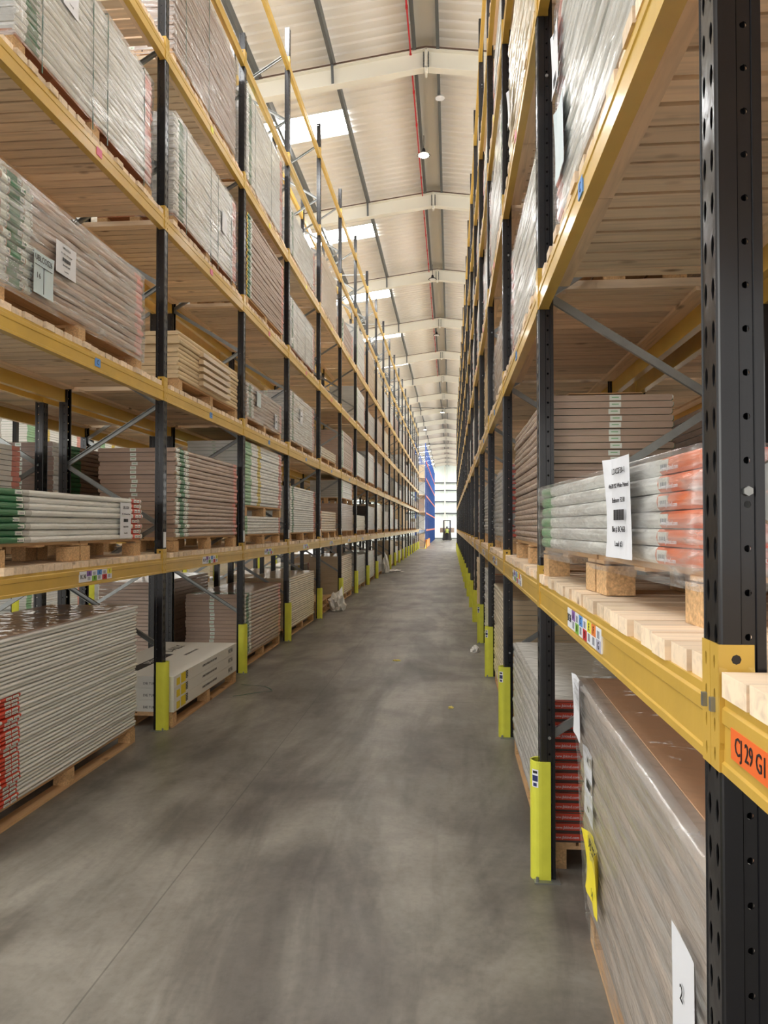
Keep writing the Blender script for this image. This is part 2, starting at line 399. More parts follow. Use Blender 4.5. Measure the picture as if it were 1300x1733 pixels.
def guard_mesh():
    b = MB(); rings = []
    def prof(ro, xs):
        p = [(xs, -ro)]
        for i in range(13):
            a = -PI / 2 - PI * i / 12
            p.append((.0045 + ro * math.cos(a), ro * math.sin(a)))
        p.append((xs, ro)); return p
    out = prof(.052, .05); inn = prof(.0435, .05)
    ring = out + inn[::-1]
    for z, sh in ((0, 0), (.005, 0), (.592, 0), (.6, .004)):
        rr = [(x, y + .04, z) for x, y in ring]
        rings.append(rr)
    b.loft(rings, guard_y)
    return b.mesh('guard_shell', smooth=False)
GM = guard_mesh()
def badge_mesh():
    b = MB()
    def arc(a0, a1, z0, z1, m, r=.0525):
        n = 5
        for i in range(n):
            a, c = a0 + (a1 - a0) * i / n, a0 + (a1 - a0) * (i + 1) / n
            P = lambda t, z: (.0045 - r * math.cos(t), .04 + r * math.sin(t), z)
            b.poly([P(a, z0), P(c, z0), P(c, z1), P(a, z1)], m)
    bl = mat('badge_blue', (36, 46, 96), .5)
    arc(-1.25, -.55, .47, .56, white_pl); arc(-1.2, -.6, .50, .53, bl, .0528); arc(-1.1, -.7, .475, .492, bl, .0528); arc(-1.15, -.65, .54, .553, dark, .0528)
    return b.mesh('badge')
BADGE = badge_mesh()
def guard(loc, rz, label, group, badge=True):
    t = thing('post_guard', label, 'post guard', loc, rz, group)
    link('guard_shell', GM, t)
    if badge: link('badge', BADGE, t)
    return t

def beam_mesh(L, m):
    b = MB()
    prof = [(0, 0), (0, .016), (.004, .020), (.004, .080), (.0, .084), (0, .108), (.005, .113), (.005, .13), (.05, .13), (.05, 0)]
    b.loft([[(x, y, z) for x, z in prof] for y in (0, L)], m)
    return b.mesh('beam_section', flip=True)
def conn_mesh(near, m):
    # near end: plate wraps the far half of the near post; coordinates relative to the beam end
    b = MB()
    ys = (-.039, 0) if near else (0, .039)
    if near: P = lambda w_, h_: (-.004, w_, h_)
    else: P = lambda w_, h_: (-.004, w_, h_)
    hs = [0, .05, .1, .15, .215]
    for h0, h1 in zip(hs, hs[1:]): b.holed(P, ys[0], ys[1], h0, h1, .0045, .013, m, .35)
    y0 = .001 if near else -.001
    Q = lambda w_, h_: (w_, y0, h_)
    b.holed(Q, -.004, .055, 0, .05, .0085, .0085, m)
    b.poly([Q(-.004, .05), Q(.055, .05), Q(.055, .165), Q(-.004, .165)], m)
    b.holed(Q, -.004, .055, .165, .215, .0085, .0085, m)
    me = solid(b.mesh('connector_plate'), .003)
    return me
BM = {}
def beam_parts(L, m):
    k = (round(L, 3), m.name)
    if k not in BM:
        b = beam_mesh(L, m)
        low = MB()
        BM[k] = (b, conn_mesh(True, m), conn_mesh(False, m))
    return BM[k]
def join_boxes(L, m):
    b = MB(); b.box(0, .05, 0, L, 0, .13, m); b.box(-.004, .05, -.039, .001, 0, .215, m); b.box(-.004, .05, L - .001, L + .039, 0, .215, m)
    return b
BEAMS = []   # (priority, loc, rz, L, label, group, hi)
def deck_mesh(L, seed, wide=False):
    r = random.Random(seed); b = MB(); y = .012
    while y < L - .095:
        wd = .101 + r.uniform(-.007, .006)
        if y + wd > L - .005: break
        j = r.uniform(-.010, .010); j2 = r.uniform(-.012, .012)
        b.box(.006 + j, D - .008 + j2, y, y + wd, 0, .045 - r.uniform(0, .004), deckm)
        y += wd + r.choice((.012, .015, .018, .024))
    return b.mesh('slats')
def runner_mesh(L):
    b = MB()
    for x in (.054, D - .15):
        h = L / 2 + .2
        b.box(x, x + .1, .02, h - .004, -.02, 0, runm); b.box(x, x + .1, h, L - .02, -.02, 0, runm)
    return b.mesh('runners')
DMS = {}
def deck(loc, rz, L, label, group, near):
    k = round(L, 3)
    if k not in DMS: DMS[k] = ([deck_mesh(L, i) for i in range(4)], runner_mesh(L))
    s, r = DMS[k]
    t = thing('timber_deck', label, 'shelf deck', loc, rz, group)
    link('slats', R.choice(s), t); link('runners', r, t)
    return t

# ------------------------------------------------------------ loads
PAL = {}
def pallet_meshes(L, Wd, s, kind):
    k = (round(L, 2), round(Wd, 2), s, kind)
    if k in PAL: return PAL[k]
    bm_ = hard if kind == 'red' else pine_y
    top = MB(); nb = 5; bw = Wd / nb
    for i in range(nb):
        x0 = i * bw + .008; x1 = (i + 1) * bw - .008
        top.box(min(s * x0, s * x1), max(s * x0, s * x1), 0, L, .120, .138, bm_)
    for y in (0, L / 2 - .05, L - .1): top.box(min(0, s * Wd), max(0, s * Wd), y, y + .1, .108 if kind == 'shelf' else .102, .12, bm_)
    blk = MB(); blk.box(0, .1, 0, .13 if kind != 'pine' else .1, 0 if kind == 'shelf' else .018, .102, chip)
    bot = MB(); bot.box(0, .1, 0, L, 0, .018, bm_)
    low = MB()
    low.box(min(0, s * Wd), max(0, s * Wd), 0, L, .118, .138, bm_)
    for y in (0, L / 2 - .05, L - .1):
        for x in (0, Wd / 2 - .05, Wd - .1): low.box(min(s * x, s * (x + .1)), max(s * x, s * (x + .1)), y, y + .1, 0, .118, bm_)
    PAL[k] = (top.mesh('top_deck'), blk.mesh('block'), bot.mesh('bottom_board'), low.mesh('pallet'))
    return PAL[k]
def pallet(loc, rz, L, Wd, s, kind, near, label, group):
    top, blk, bot, low = pallet_meshes(L, Wd, s, kind)
    if not near:
        o = link('pallet', low, None, loc, rz); return tag(o, label, 'pallet', group)
    t = thing('pallet', label, 'pallet', loc, rz, group)
    link('top_deck', top, t)
    for x in (0, Wd / 2 - .05, Wd - .1):
        xx = x if s > 0 else -x - .1
        if kind != 'shelf': link('bottom_board', bot, t, (xx, 0, 0))
        for y in ((0, L / 2 - .05, L - .13) if kind == 'shelf' and L > 1.2 else (0, L - .13) if kind == 'shelf' else (0, L / 2 - .05, L - .1)): link('block', blk, t, (xx, y, 0))
    return t

# style: base, end colour, bands (near distance, far distance, colour; negative = from the far end), description
ST = {
    'white_gr': ('white', 'white', [(0, .3, 'green'), (.3, .36, 'grey'), (-.2, -.03, 'red')], 'white-wrapped doors, green and red ends'),
    'whitepg': ('white', 'grey', [(0, .03, 'lab'), (.03, .2, 'pale'), (-.12, 0, 'pink')], 'white-wrapped doors, pale green bands'),
    'white_g': ('white', 'grey', [(.12, .28, 'green'), (-.15, 0, 'pink')], 'pale-wrapped doors with green band'),
    'white_y': ('white', 'white', [(0, .3, 'pale'), (.62, .78, 'yellow'), (-.2, -.03, 'pink')], 'white-wrapped doors, green and yellow bands'),
    'brown_g': ('brown', 'brown', [(.03, .11, 'lab'), (.12, .27, 'green'), (.28, .36, 'lab'), (-.14, -.02, 'pink')], 'brown-wrapped doors with green band'),
    'brown_g2': ('brown', 'dbrown', [(0, .02, 'yellow'), (.02, .16, 'green'), (.16, .22, 'lab'), (-.12, 0, 'pink')], 'brown-wrapped doors, green and yellow band'),
    'brown': ('brown', 'brown', [], 'brown-wrapped door stack'),
    'dbrown': ('dbrown', 'dbrown', [(0, .25, 'white'), (.25, .5, 'green')], 'dark brown doors with green band'),
    'rbrown': ('brown', 'brown', [(0, .02, 'green')], 'brown-wrapped doors with green edges'),
    'cream': ('cream', 'tan', [(0, .06, 'lab')], 'cream-edged door stack'),
    'raw': ('raw', 'raw', [], 'stack of unwrapped pale timber doors'),
    'grey': ('grey', 'grey', [(0, .05, 'white')], 'grey-wrapped door stack'),
    'creamy': ('bone', 'dbrown', [], 'bone white doors'),
    'greyr': ('bone', 'dbrown', [(.22, .42, 'red')], 'grey-white doors with red labels'),
    'tan_o': ('tan', 'tan', [(0, .03, 'orange')], 'tan doors with orange edge tape'),
    'white_o': ('white', 'red', [(0, .3, 'orange'), (-.22, 0, 'pale')], 'white-wrapped doors with orange ends'),
    'red': ('grey', 'shade', [(0, .02, 'redp')], 'grey doors with red ends'),
    'kraft': ('film', 'film', [], 'film-wrapped brown board stack'),
}
PKM = {}
def pack_mesh(style, s, L, Wd, t, v):
    k = (style, s, round(L, 2), round(Wd, 2), round(t, 4), v)
    if k in PKM: return PKM[k]
    base, end, bands, _ = ST[style]
    r = random.Random(sum(map(ord, style)) + (5 if v == 'far' else v * 13))
    bb = []
    for a, c, m in bands:
        if a < 0 or c < 0 or (a < 0 and c == 0): a, c = L + a, L + c
        bb.append((a, min(c, L), m))
    if v == 'far':
        pts = sorted({0, L} | {p for q in bb for p in q[:2]})
    else:
        pts = sorted({0, L, .012, L - .012} | {p for q in bb for p in q[:2]} | {round(L * i / 9, 3) for i in range(10)})
        pts = [p for i, p in enumerate(pts) if i == 0 or p - pts[i - 1] > .002]
    h = t
    b = MB(); rings = []
    for y in pts:
        if v == 'far':
            ring = [(0, .001), (0, h - .004), (Wd, h - .004), (Wd, .001)]; dx = r.uniform(-.004, .004)
        else:
            dx = r.uniform(-.004, .004); e = .006 if y in (pts[0], pts[-1]) else 0; z1 = h - .0015 - r.uniform(0, .002)
            ring = [(.008 + e, .0005), (.001 + e, h * .2), (-.002 + e, h * .5), (.001 + e, h * .8), (.008 + e, z1), (Wd - .008 - e, z1), (Wd - e, h * .75), (Wd - e, h * .25), (Wd - .008 - e, .0005)]
        rings.append([(s * (x + dx), y, z) for x, z in ring])
    def mf(i):
        mid = (pts[i] + pts[i + 1]) / 2
        for a, c, m in bb:
            if a <= mid <= c: return PK[m]
        return PK[base]
    b.loft(rings, PK[end], mfun=mf)
    if v != 'far' and style == 'red':
        b.box(min(s * .0, s * (Wd - .03)), max(s * .0, s * (Wd - .03)), -.001, .004, h * .22, h * .86, PK['redp'])
        b.box(min(s * .21, s * .25), max(s * .21, s * .25), -.0016, .003, h * .3, h * .75, PK['lab'])
    if v != 'far' and base in ('brown', 'dbrown', 'grey', 'white') and end not in ('red', 'orange'):
        x = Wd * .5; b.box(min(s * x, s * (x + .06)), max(s * x, s * (x + .06)), -.001, .004, h * .12, h * .85, PK['lab'])
        b.box(min(s * (x + .012), s * (x + .048)), max(s * (x + .012), s * (x + .048)), -.0016, .003, h * .45, h * .6, PK['pale'])
    if v != 'far':
        for a, c, m in bb:
            if m in ('lab', 'red', 'green', 'orange'):
                for q in (.25, .6) if m == 'red' else (.72,):
                    yy = a + (c - a) * q; lw = min(.07, (c - a) * .28)
                    b.box(min(s * -.0035, s * .003), max(s * -.0035, s * .003), yy, yy + lw, h * .2, h * .8, PK['lab'])
                    for q3 in range(4): b.box(min(s * -.0042, s * .003), max(s * -.0042, s * .003), yy + lw * (.15 + .18 * q3), yy + lw * (.24 + .18 * q3), h * .3, h * .55, BAR)
    PKM[k] = b.mesh('packed_door', flip=(s < 0))
    return PKM[k]
FARM = {}
def stack(root_loc, s, style, L, Wd, H, n, rz, near, label, group, film=False, straps=(), lean=0., jit=.006, capm_=None):
    t = H / n
    if near:
        o = thing('door_stack', label, 'door stack', root_loc, rz, group)
        ms = [pack_mesh(style, s, L, Wd, t, v) for v in range(3)]
        for i in range(n):
            link('packed_door', ms[i % 3], o, (s * (R.uniform(-jit, jit) - lean * i / n), R.uniform(-jit, jit) * 1.5, i * t))
        if capm_:
            b = MB(); b.box(min(s * .02, s * (Wd - .02)), max(s * .02, s * (Wd - .02)), .02, L - .02, H, H + .004, capm_); b.build('top_sheet', o)
        for y in straps:
            b = MB(); m = mat('green_strap', (52, 92, 78), .4)
            for a, c in (((-.011, -.002), (-.009, H + .006)),):
                b.box(min(s * -.0115, s * -.0095), max(s * -.0115, s * -.0095), y, y + .014, -.1, H + .004, m)
                b.box(min(s * -.0115, s * Wd), max(s * -.0115, s * Wd), y, y + .014, H + .005, H + .007, m)
            b.build('strap', o)
        if film:
            film_shell(o, s, L, Wd, H, lean)
        return o
    k = (style, s, round(L, 2), round(H, 2), n)
    if k not in FARM:
        b = MB(); pm = pack_mesh(style, s, L, Wd, t, 'far'); r = random.Random(n)
        for i in range(n):
            o_ = len(b.v); dx = r.uniform(-.006, .006); dy = r.uniform(-.008, .008)
            b.v += [(v.co.x + dx, v.co.y + dy, v.co.z + i * t) for v in pm.vertices]
            for p in pm.polygons:
                b.f.append(tuple(o_ + q for q in p.vertices)); b.m.append(b.mi(pm.materials[p.material_index]))
        FARM[k] = b.mesh('door_stack')
    o = link('door_stack', FARM[k], None, root_loc, rz)
    return tag(o, label, 'door stack', group)
def film_shell(o, s, L, Wd, H, lean=0.):
    b = MB(); e = .012; nu, nv = 26, 14
    path = [(Wd * .5, -e), (-e, -e), (-e, L + e), (Wd * .5, L + e)]
    seg = []
    for (xa, ya), (xb, yb), n in zip(path, path[1:], (6, nu, 6)):
        for i in range(n): seg.append((xa + (xb - xa) * i / n, ya + (yb - ya) * i / n))
    seg.append(path[-1])
    zs = [-.05 + (H + .05) * j / nv for j in range(nv + 1)] + [H + .006, H + .006]
    rings = []
    for j, z in enumerate(zs):
        ins = .05 if j == len(zs) - 1 else 0
        ring = []
        for x, y in seg:
            d = noise.noise(Vector((x * 3 + L, y * 1.7, z * 6))) * .008
            xx = x + ins * (1 if x < .1 else 0) - d; yy = y + (ins if y < 0 else (-ins if y > L else 0)) + d * .5
            ring.append((s * (xx - lean * max(0, z) / H), yy, z))
        rings.append(ring)
    b.loft(rings, filmm, caps=False, closed=False)
    return b.build('stretch_film', o, smooth=True)

def sheet(o, s, y, z, wd, ht, lines=(), m=None, curl=.012, name='label_sheet', x=-.02, ml=None, bar=True):
    """paper sheet hanging on the aisle side of a load; y,z = centre"""
    b = MB(); m = m or white_pl; nx, nz = 6, 6; g = []
    for j in range(nz + 1):
        ring = []
        for i in range(nx + 1):
            u, v = i / nx, j / nz
            c = curl * ((abs(u - .5) * 2) ** 3 * v + .5 * (1 - v) ** 4 + .15 * math.sin(u * 9 + v * 4))
            ring.append((s * (x - c), y + (u - .5) * wd, z + (v - .5) * ht))
        g.append(ring)
    b.loft(g, m, caps=False, closed=False)
    me = solid(b.mesh(name), .0006)
    p = link(name, me, o); tag(p, 'paper load sheet')
    fc = 'R' if s > 0 else 'L'
    n = len(lines)
    xx = s * (x - curl * .3 - .004)
    for i, (tx, sz) in enumerate(lines):
        zz = z + ht * (.36 - .72 * i / max(1, n - 1)) if n > 1 else z
        if tx == '|':
            bb = MB(); r = random.Random(3); yy = -wd * .2
            while yy < wd * .2:
                w_ = r.choice((.003, .005, .008)) * wd / .25; bb.box(min(xx, xx + .0006), max(xx, xx + .0006), y + yy, y + yy + w_, zz - sz, zz + sz, ink); yy += w_ * 1.5
            bb.build('barcode', p)
        else:
            text(tx, sz, ml or ink, p, (xx, y, zz), fc)
    return p

# ------------------------------------------------------------ the hall
fl = MB(); fl.poly([(-16, -14, 0), (14, -14, 0), (14, 112, 0), (-16, 112, 0)], floor_mat())
tag(fl.build('floor'), kind='structure')
RX = -.44; RZ = 10.93; SL = .135; XE = 15.0
def rz_(x): return RZ - SL * abs(x - RX)
# corrugated roof, one object per slope, with rooflight openings
Y0, Y1 = -10.2, 109.8; PIT = .25
def sky_cell(i):
    yy = (Y0 + i * PIT + 10.2) % 6
    return 1.7 < yy < 2.75 and (Y0 + i * PIT) > -6
SK0, SK1 = 1.76, 5.4
for name, sg in (('ceiling_left', -1), ('ceiling_right', 1)):
    b = MB(); N = int((Y1 - Y0) / PIT)
    for i in range(N):
        y = Y0 + i * PIT
        P = [(y, 0), (y + .06, 0), (y + .085, .032), (y + .205, .032), (y + .23, 0), (y + PIT, 0)]
        spans = [(.0, XE)] if not sky_cell(i) else [(0, SK0), (SK1, XE)]
        for a, c in spans:
            for (ya, za), (yb, zb) in zip(P, P[1:]):
                xa, xc = RX + sg * a, RX + sg * c
                b.poly([(xa, ya, rz_(xa) + za), (xa, yb, rz_(xa) + zb), (xc, yb, rz_(xc) + zb), (xc, ya, rz_(xc) + za)], roofm)
    tag(b.build(name), kind='structure')
k = 0
y = Y0
while y < Y1 - 5:
    if y > -6:
        for sg in (-1, 1):
            k += 1; b = MB(); xa, xc = RX + sg * SK0, RX + sg * SK1
            lo = [(xa, y + 1.75, rz_(xa) + .02), (xa, y + 2.75, rz_(xa) + .02), (xc, y + 2.75, rz_(xc) + .02), (xc, y + 1.75, rz_(xc) + .02)]
            b.loft([lo, [(p[0], p[1], p[2] + .02) for p in lo]], skym)
            tag(b.build(f'window_{k}'), kind='structure')
    y += 6
# ridge liner between the two ridge purlins
b = MB(); b.box(RX - .2, RX + .2, Y0, Y1, RZ - .06, RZ - .05, capm)
y = Y0 + 3
tag(b.build('trim_1'), kind='structure')
# purlins
n = 1
for px in (-.22, .22, -1.76, -3.2, -4.65, -6.1, -7.6, -9.1, 1.76, 3.2, 4.65, 6.1):
    x = RX + px; z = rz_(x) - .02; n += 1
    b = MB(); sg = 1 if px > 0 else -1
    b.loft([[(x - .03 * sg, yy, z - .2), (x + .03 * sg, yy, z - .2), (x + .03 * sg, yy, z - .19), (x - .02 * sg, yy, z - .19), (x - .02 * sg, yy, z), (x - .03 * sg, yy, z)] for yy in (Y0, Y1)], purm)
    tag(b.build(f'trim_{n}'), kind='structure')
# rafters
RAF = [7.8 + 6 * i for i in range(-2, 17)]
for i, yy in enumerate(RAF):
    b = MB(); dep = .36
    for sg in (-1, 1):
        for x0, x1 in ((0, 13.8),):
            xa, xb = RX + sg * x0, RX + sg * x1
            za, zb = rz_(xa) - .22, rz_(xb) - .22
            def seg(y0, y1, d0, d1):
                b.loft([[(xa, y0, za - d1), (xa, y1, za - d1), (xa, y1, za - d0), (xa, y0, za - d0)], [(xb, y0, zb - d1), (xb, y1, zb - d1), (xb, y1, zb - d0), (xb, y0, zb - d0)]], rafm)
            seg(yy - .09, yy + .09, 0, .016); seg(yy - .09, yy + .09, dep - .016, dep); seg(yy - .006, yy + .006, .016, dep - .016)
    b.box(RX - .02, RX + .02, yy - .09, yy + .09, RZ - .25 - dep - .06, RZ - .2, rafm)
    o = b.build('rafter'); tag(o, f'cream steel roof rafter, {ORD[i + 1]} counting from the near end of the hall', 'roof beam', 'cream roof rafters')
    b = MB()
    for q in range(6):
        for sg in (-1, 1): b.cyl((RX + sg * .045, yy - .10, RZ - .3 - q * .055), .012, .2, purm, 1, 6)
    b.build('ridge_bolts', o)
    for px in (-1.76, 1.76):
        b = MB(); x = RX + px; b.bar((x, yy - .14, rz_(x) - .15), (x, yy - .05, rz_(x) - .22 - dep + .02), .05, .012, purm, (1, 0, 0))
        b.build('restraint_stay', o)
    b = MB()
    pts = [(RX - 6, yy - .1, rz_(RX - 6) - .20), (RX, yy - .1, RZ - .20), (RX + 6, yy - .1, rz_(RX + 6) - .20)]
    for p, q in zip(pts, pts[1:]): b.bar(p, q, .02, .02, mat('brown_cable', (96, 74, 62), .6))
    b.build('cable', o)
b = MB(); b.bar((RX - .29, -6, RZ - .27), (RX - .29, 45, RZ - .27), .026, .026, red, (1, 0, 0))
for q in range(40): b.box(RX - .31, RX - .27, -5 + q * 1.25, -4.95 + q * 1.25, RZ - .29, RZ - .24, red)
tag(b.build('cable_conduit'), 'red conduit running along the ridge of the roof', 'conduit')
# roof cross bracing far down the hall
for i, (ya, yb) in enumerate(((49.8, 55.8), (73.8, 79.8))):
    b = MB()
    for sg in (-1, 1): b.bar((RX + sg * 5, ya, rz_(RX + sg * 5) - .3), (RX, yb, RZ - .3), .04, .04, purm)
    tag(b.build('roof_brace'), f'thin dark roof bracing rods in a shallow V, {"nearer" if i == 0 else "farther"} pair', 'roof brace', 'roof bracing rods')
# high-bay lamps
for i, (x, y, z, on, kk) in enumerate(((-.6, 17.0, 10.35, 1, 'lit high-bay lamp nearest the camera, glowing on the roof ridge'), (-.6, 25.5, 10.3, 0, 'dark ring high-bay lamp, second along the roof ridge'),
        (-.6, 33.0, 10.3, 0, 'dark ring high-bay lamp, third along the roof ridge'), (-.6, 55.5, 10.3, 1, 'lit high-bay lamp far down the ridge beside the bracing rods'), (-2.2, 64.6, 10.2, 1, 'lit high-bay lamp hanging left of the ridge at the far end'))):
    t = thing('high_bay_lamp', kk, 'ceiling lamp', (x, y, z), 0, 'high-bay lamps under the roof')
    b = MB(); b.cyl((0, 0, .03), .06, .12, dark, 2, 14, .03); b.cyl((0, 0, .0), .15, .03, dark, 2, 20, .12); b.build('lamp_body', t)
    b = MB(); b.cyl((0, 0, -.012), .115, .012, lamp_on if on else lamp_off, 2, 20); b.build('lens', t)
    b = MB(); b.cyl((0, 0, .15), .008, rz_(x) - z - .25, dark, 2, 6); b.build('hanger', t)
for i, (x, y) in enumerate(((-.20, 15.2), (-.2, 45.0))):
    t = thing('ceiling_sensor', f'small white round dome sensor on the {"near" if i == 0 else "far"} ridge purlin', 'sensor', (x, y, RZ - .32), 0, 'white round ridge sensors')
    b = MB(); b.cyl((0, 0, 0), .10, .03, white_pl, 2, 18, .08); b.build('dome', t)
    b = MB(); b.cyl((0, 0, .03), .015, .08, white_pl, 2, 8); b.build('stem', t)
# walls
b = MB(); z1 = 10.9
ribs = MB(); x = -16.
while x < 14:
    b.poly([(x, 109.8, 0), (x + .2, 109.8, 0), (x + .2, 109.8, z1), (x, 109.8, z1)], endm)
    b.poly([(x + .2, 109.8, 0), (x + .22, 109.77, 0), (x + .22, 109.77, z1), (x + .2, 109.8, z1)], endm)
    b.poly([(x + .22, 109.77, 0), (x + .26, 109.77, 0), (x + .26, 109.77, z1), (x + .22, 109.77, z1)], endm)
    b.poly([(x + .26, 109.77, 0), (x + .28, 109.8, 0), (x + .28, 109.8, z1), (x + .26, 109.77, z1)], endm)
    x += .28
tag(b.build('wall_back'), kind='structure')
for j, z in enumerate((3.72, 5.44, 7.1, 8.2)):
    b = MB(); b.box(-15, 14, 109.45, 109.75, z - .09, z + .09, purm); tag(b.build(f'trim_{20 + j}'), kind='structure')
b = MB(); b.box(-.9, -.7, 109.3, 109.7, 0, 10.6, rafm); tag(b.build('trim_30'), kind='structure')
b = MB(); b.box(-16, 14, 109.5, 109.76, 0, .12, purm); tag(b.build('baseboard_back'), kind='structure')
for nm, x in (('wall_left', -15.5), ('wall_right', 14.)):
    b = MB(); b.box(x - .1, x, -10, 110, 0, 1.2, wallm); b.box(x - .1, x, -10, 110, 8.2, 9.2, wallm)
    for q in range(41): b.box(x - .1, x, -10 + q * 3 - .06, -10 + q * 3 + .06, 1.2, 8.2, wallm)
    tag(b.build(nm), kind='structure')
    b = MB(); b.box(x - .07, x - .04, -9.9, 109.7, 1.2, 8.2, sidem); tag(b.build('window_50' if nm == 'wall_left' else 'window_51'), kind='structure')  # unseen glowing panel added to brighten roof and deck undersides

# ------------------------------------------------------------ rack rows
LY = [3.84, 6.40, 8.96, 11.52] + [11.52 + 2.84 * i for i in range(1, 18)]       # left posts (near faces), bay 0 starts at LY[0]
RY = [-1.26 + 2.57 * i for i in range(23)]
LX, RXF = -2.54, .455
def row(key, side, X, ys, levels, Hs, per, z0, rz, nb, decklv, guards, hi_n, prio, sidename, frames=True):
    """X = aisle face; side +1 rack extends to +X, -1 to -X"""
    s = side
    for i, y in enumerate(ys[:nb + 1]):
        H = Hs(i); hi = i < hi_n
        lab = f'black upright frame with grey bracing, {ORD[i + 1]} of the {sidename}'
        fr_ = frame((X, y if s > 0 else y + W, 0), 0 if s > 0 else PI, H, per, z0, hi, lab, f'upright frames of the {sidename}')
        if key == 'LA' and 0 < i < 10:
            b = MB(); b.box(-.003, -.0005, .012, .068, 1.612, 1.75, white_pl); tag(b.build('bay_marker', fr_), 'white plate above the first level')
        if guards:
            guard((X, y if s > 0 else y + W, 0), 0 if s > 0 else PI, f'yellow post guard on the {ORD[i + 1]} front post of the {sidename}', f'yellow guards along the {sidename}', i < hi_n)
    for i in range(nb):
        ya, yb = ys[i] + W, ys[i + 1]; L = yb - ya
        for lv in range(1, levels(i) + 1):
            z = NT[lv] - .215
            for fr in (1, 0):
                if s > 0: loc, rz2 = ((X, ya, z), 0) if fr else ((X + D, yb, z), PI)
                else: loc, rz2 = ((X, yb, z), PI) if fr else ((X - D, ya, z), 0)
                d = math.hypot(X, (ya + yb) / 2 - 0) + (0 if fr else 14) + prio + (abs(z - 1.8) * .6)
                BEAMS.append((d, loc, rz2, L, f'yellow {"front" if fr else "rear"} beam, {ORD[lv]} level, {bayname(i)}, {sidename}', f'beams of the {sidename}', s, i, lv, fr, key))
            if lv <= decklv(i):
                deck((X, ya if s > 0 else yb, BT[lv]), 0 if s > 0 else PI, L, f'slatted pine shelf deck, {ORD[lv]} level, {bayname(i)}, {sidename}', f'timber decks of the {sidename}', i < 4)
row('LA', -1, LX, LY, lambda i: 5 if i < 2 else 6, lambda i: 7.95 if i < 3 - 0 and i < 3 and i != 3 and i < 3 and LY[i] < 11 else 9.75, 1.075, .74, PI, 20, lambda i: 4, True, 6, 0, 'left rack')
row('RA', 1, RXF, RY, lambda i: 6, lambda i: 9.75, 1.14, .72, 0, 22, lambda i: 5 if i > 0 else 3, True, 6, 0, 'right rack')
row('LB', 1, -4.63, LY, lambda i: 4, lambda i: 7.2 if i < 3 else 8., 1.075, .74, 0, 11, lambda i: 4, True, 3, 18, 'rack behind left rack')
row('RB', -1, 2.54, RY, lambda i: 4, lambda i: 7.2, 1.14, .72, PI, 6, lambda i: 4, False, 0, 18, 'rack behind right rack')
CY = [7.0 + 2.84 * i for i in range(12)]
row('LC', -1, -7.75, CY, lambda i: 3, lambda i: 6., 1.075, .74, PI, 11, lambda i: 3 if i < 8 else 2, True, 0, 22, 'rack across next aisle')

BEAMS.sort(key=lambda t: t[0])
NB = 234
BLUE = mat('label_blue', (92, 150, 222), .5); PURP = mat('label_purple', (140, 100, 175), .5); GRN = mat('label_green', (130, 185, 70), .5); REDL = mat('label_red', (196, 44, 52), .5)
YEL = mat('label_yellow', (232, 226, 70), .5); ORL = mat('label_orange', (232, 130, 60), .5); GREY = mat('label_grey', (176, 176, 196), .5); PNK = mat('label_pink', (226, 120, 150), .5)
BAR = mat('barcode_grey', (120, 124, 136), .5)
def strip_label(o, L, code, cols, s, ctr=None, near=True):
    """location strip on the front face of a beam; local x=0 face, viewer reads along -y (local) both sides"""
    cw = .078; w0 = .1; tot = w0 + cw * len(cols); h = .074; z0 = .028
    yc = L / 2 if ctr is None else ctr
    b = MB(); y = yc + tot / 2            # reading starts at +y end (local) and runs to -y
    b.box(-.0012, .004, yc - tot / 2, yc + tot / 2, z0, z0 + h, white_pl)
    y -= w0
    for i, (ch, m) in enumerate(cols):
        up = i % 2 == 0 and i < 5 or i == 5
        za, zb = (z0 + h * .5, z0 + h) if up else (z0, z0 + h * .5)
        b.box(-.0018, .004, y - cw + .004, y - .002, za, zb, m)
        zc, zd = (z0 + .008, z0 + h * .45) if up else (z0 + h * .55, z0 + h - .01)
        for q in range(4): b.box(-.0018, .004, y - .022 - q * .01, y - .017 - q * .01, zc, zd, BAR)
        y -= cw
    p = b.build('location_label', o); tag(p, 'white label strip with coloured letter squares')
    if near:
        y = yc + tot / 2
        text(code, .042, ink, p, (-.0025, y - w0 / 2, z0 + h / 2), 'R', sx=.85)
        y -= w0
        for i, (ch, m) in enumerate(cols):
            up = i % 2 == 0 and i < 5 or i == 5
            text(ch, .034, ink, p, (-.0025, y - cw / 2, z0 + h * (.75 if up else .25)), 'R'); y -= cw
def sq_label(o, L, m, ch):
    b = MB(); b.box(-.0012, .004, L / 2 - .04, L / 2 + .04, .035, .095, m); p = b.build('location_label', o); tag(p, 'small coloured square label')
    if ch: text(ch, .05, ink, p, (-.002, L / 2, .064), 'R')
C5 = [('A', PURP), ('B', GRN), ('C', BLUE), ('D', REDL), ('E', YEL)]
C7 = C5 + [('F', ORL), ('G', GREY)]
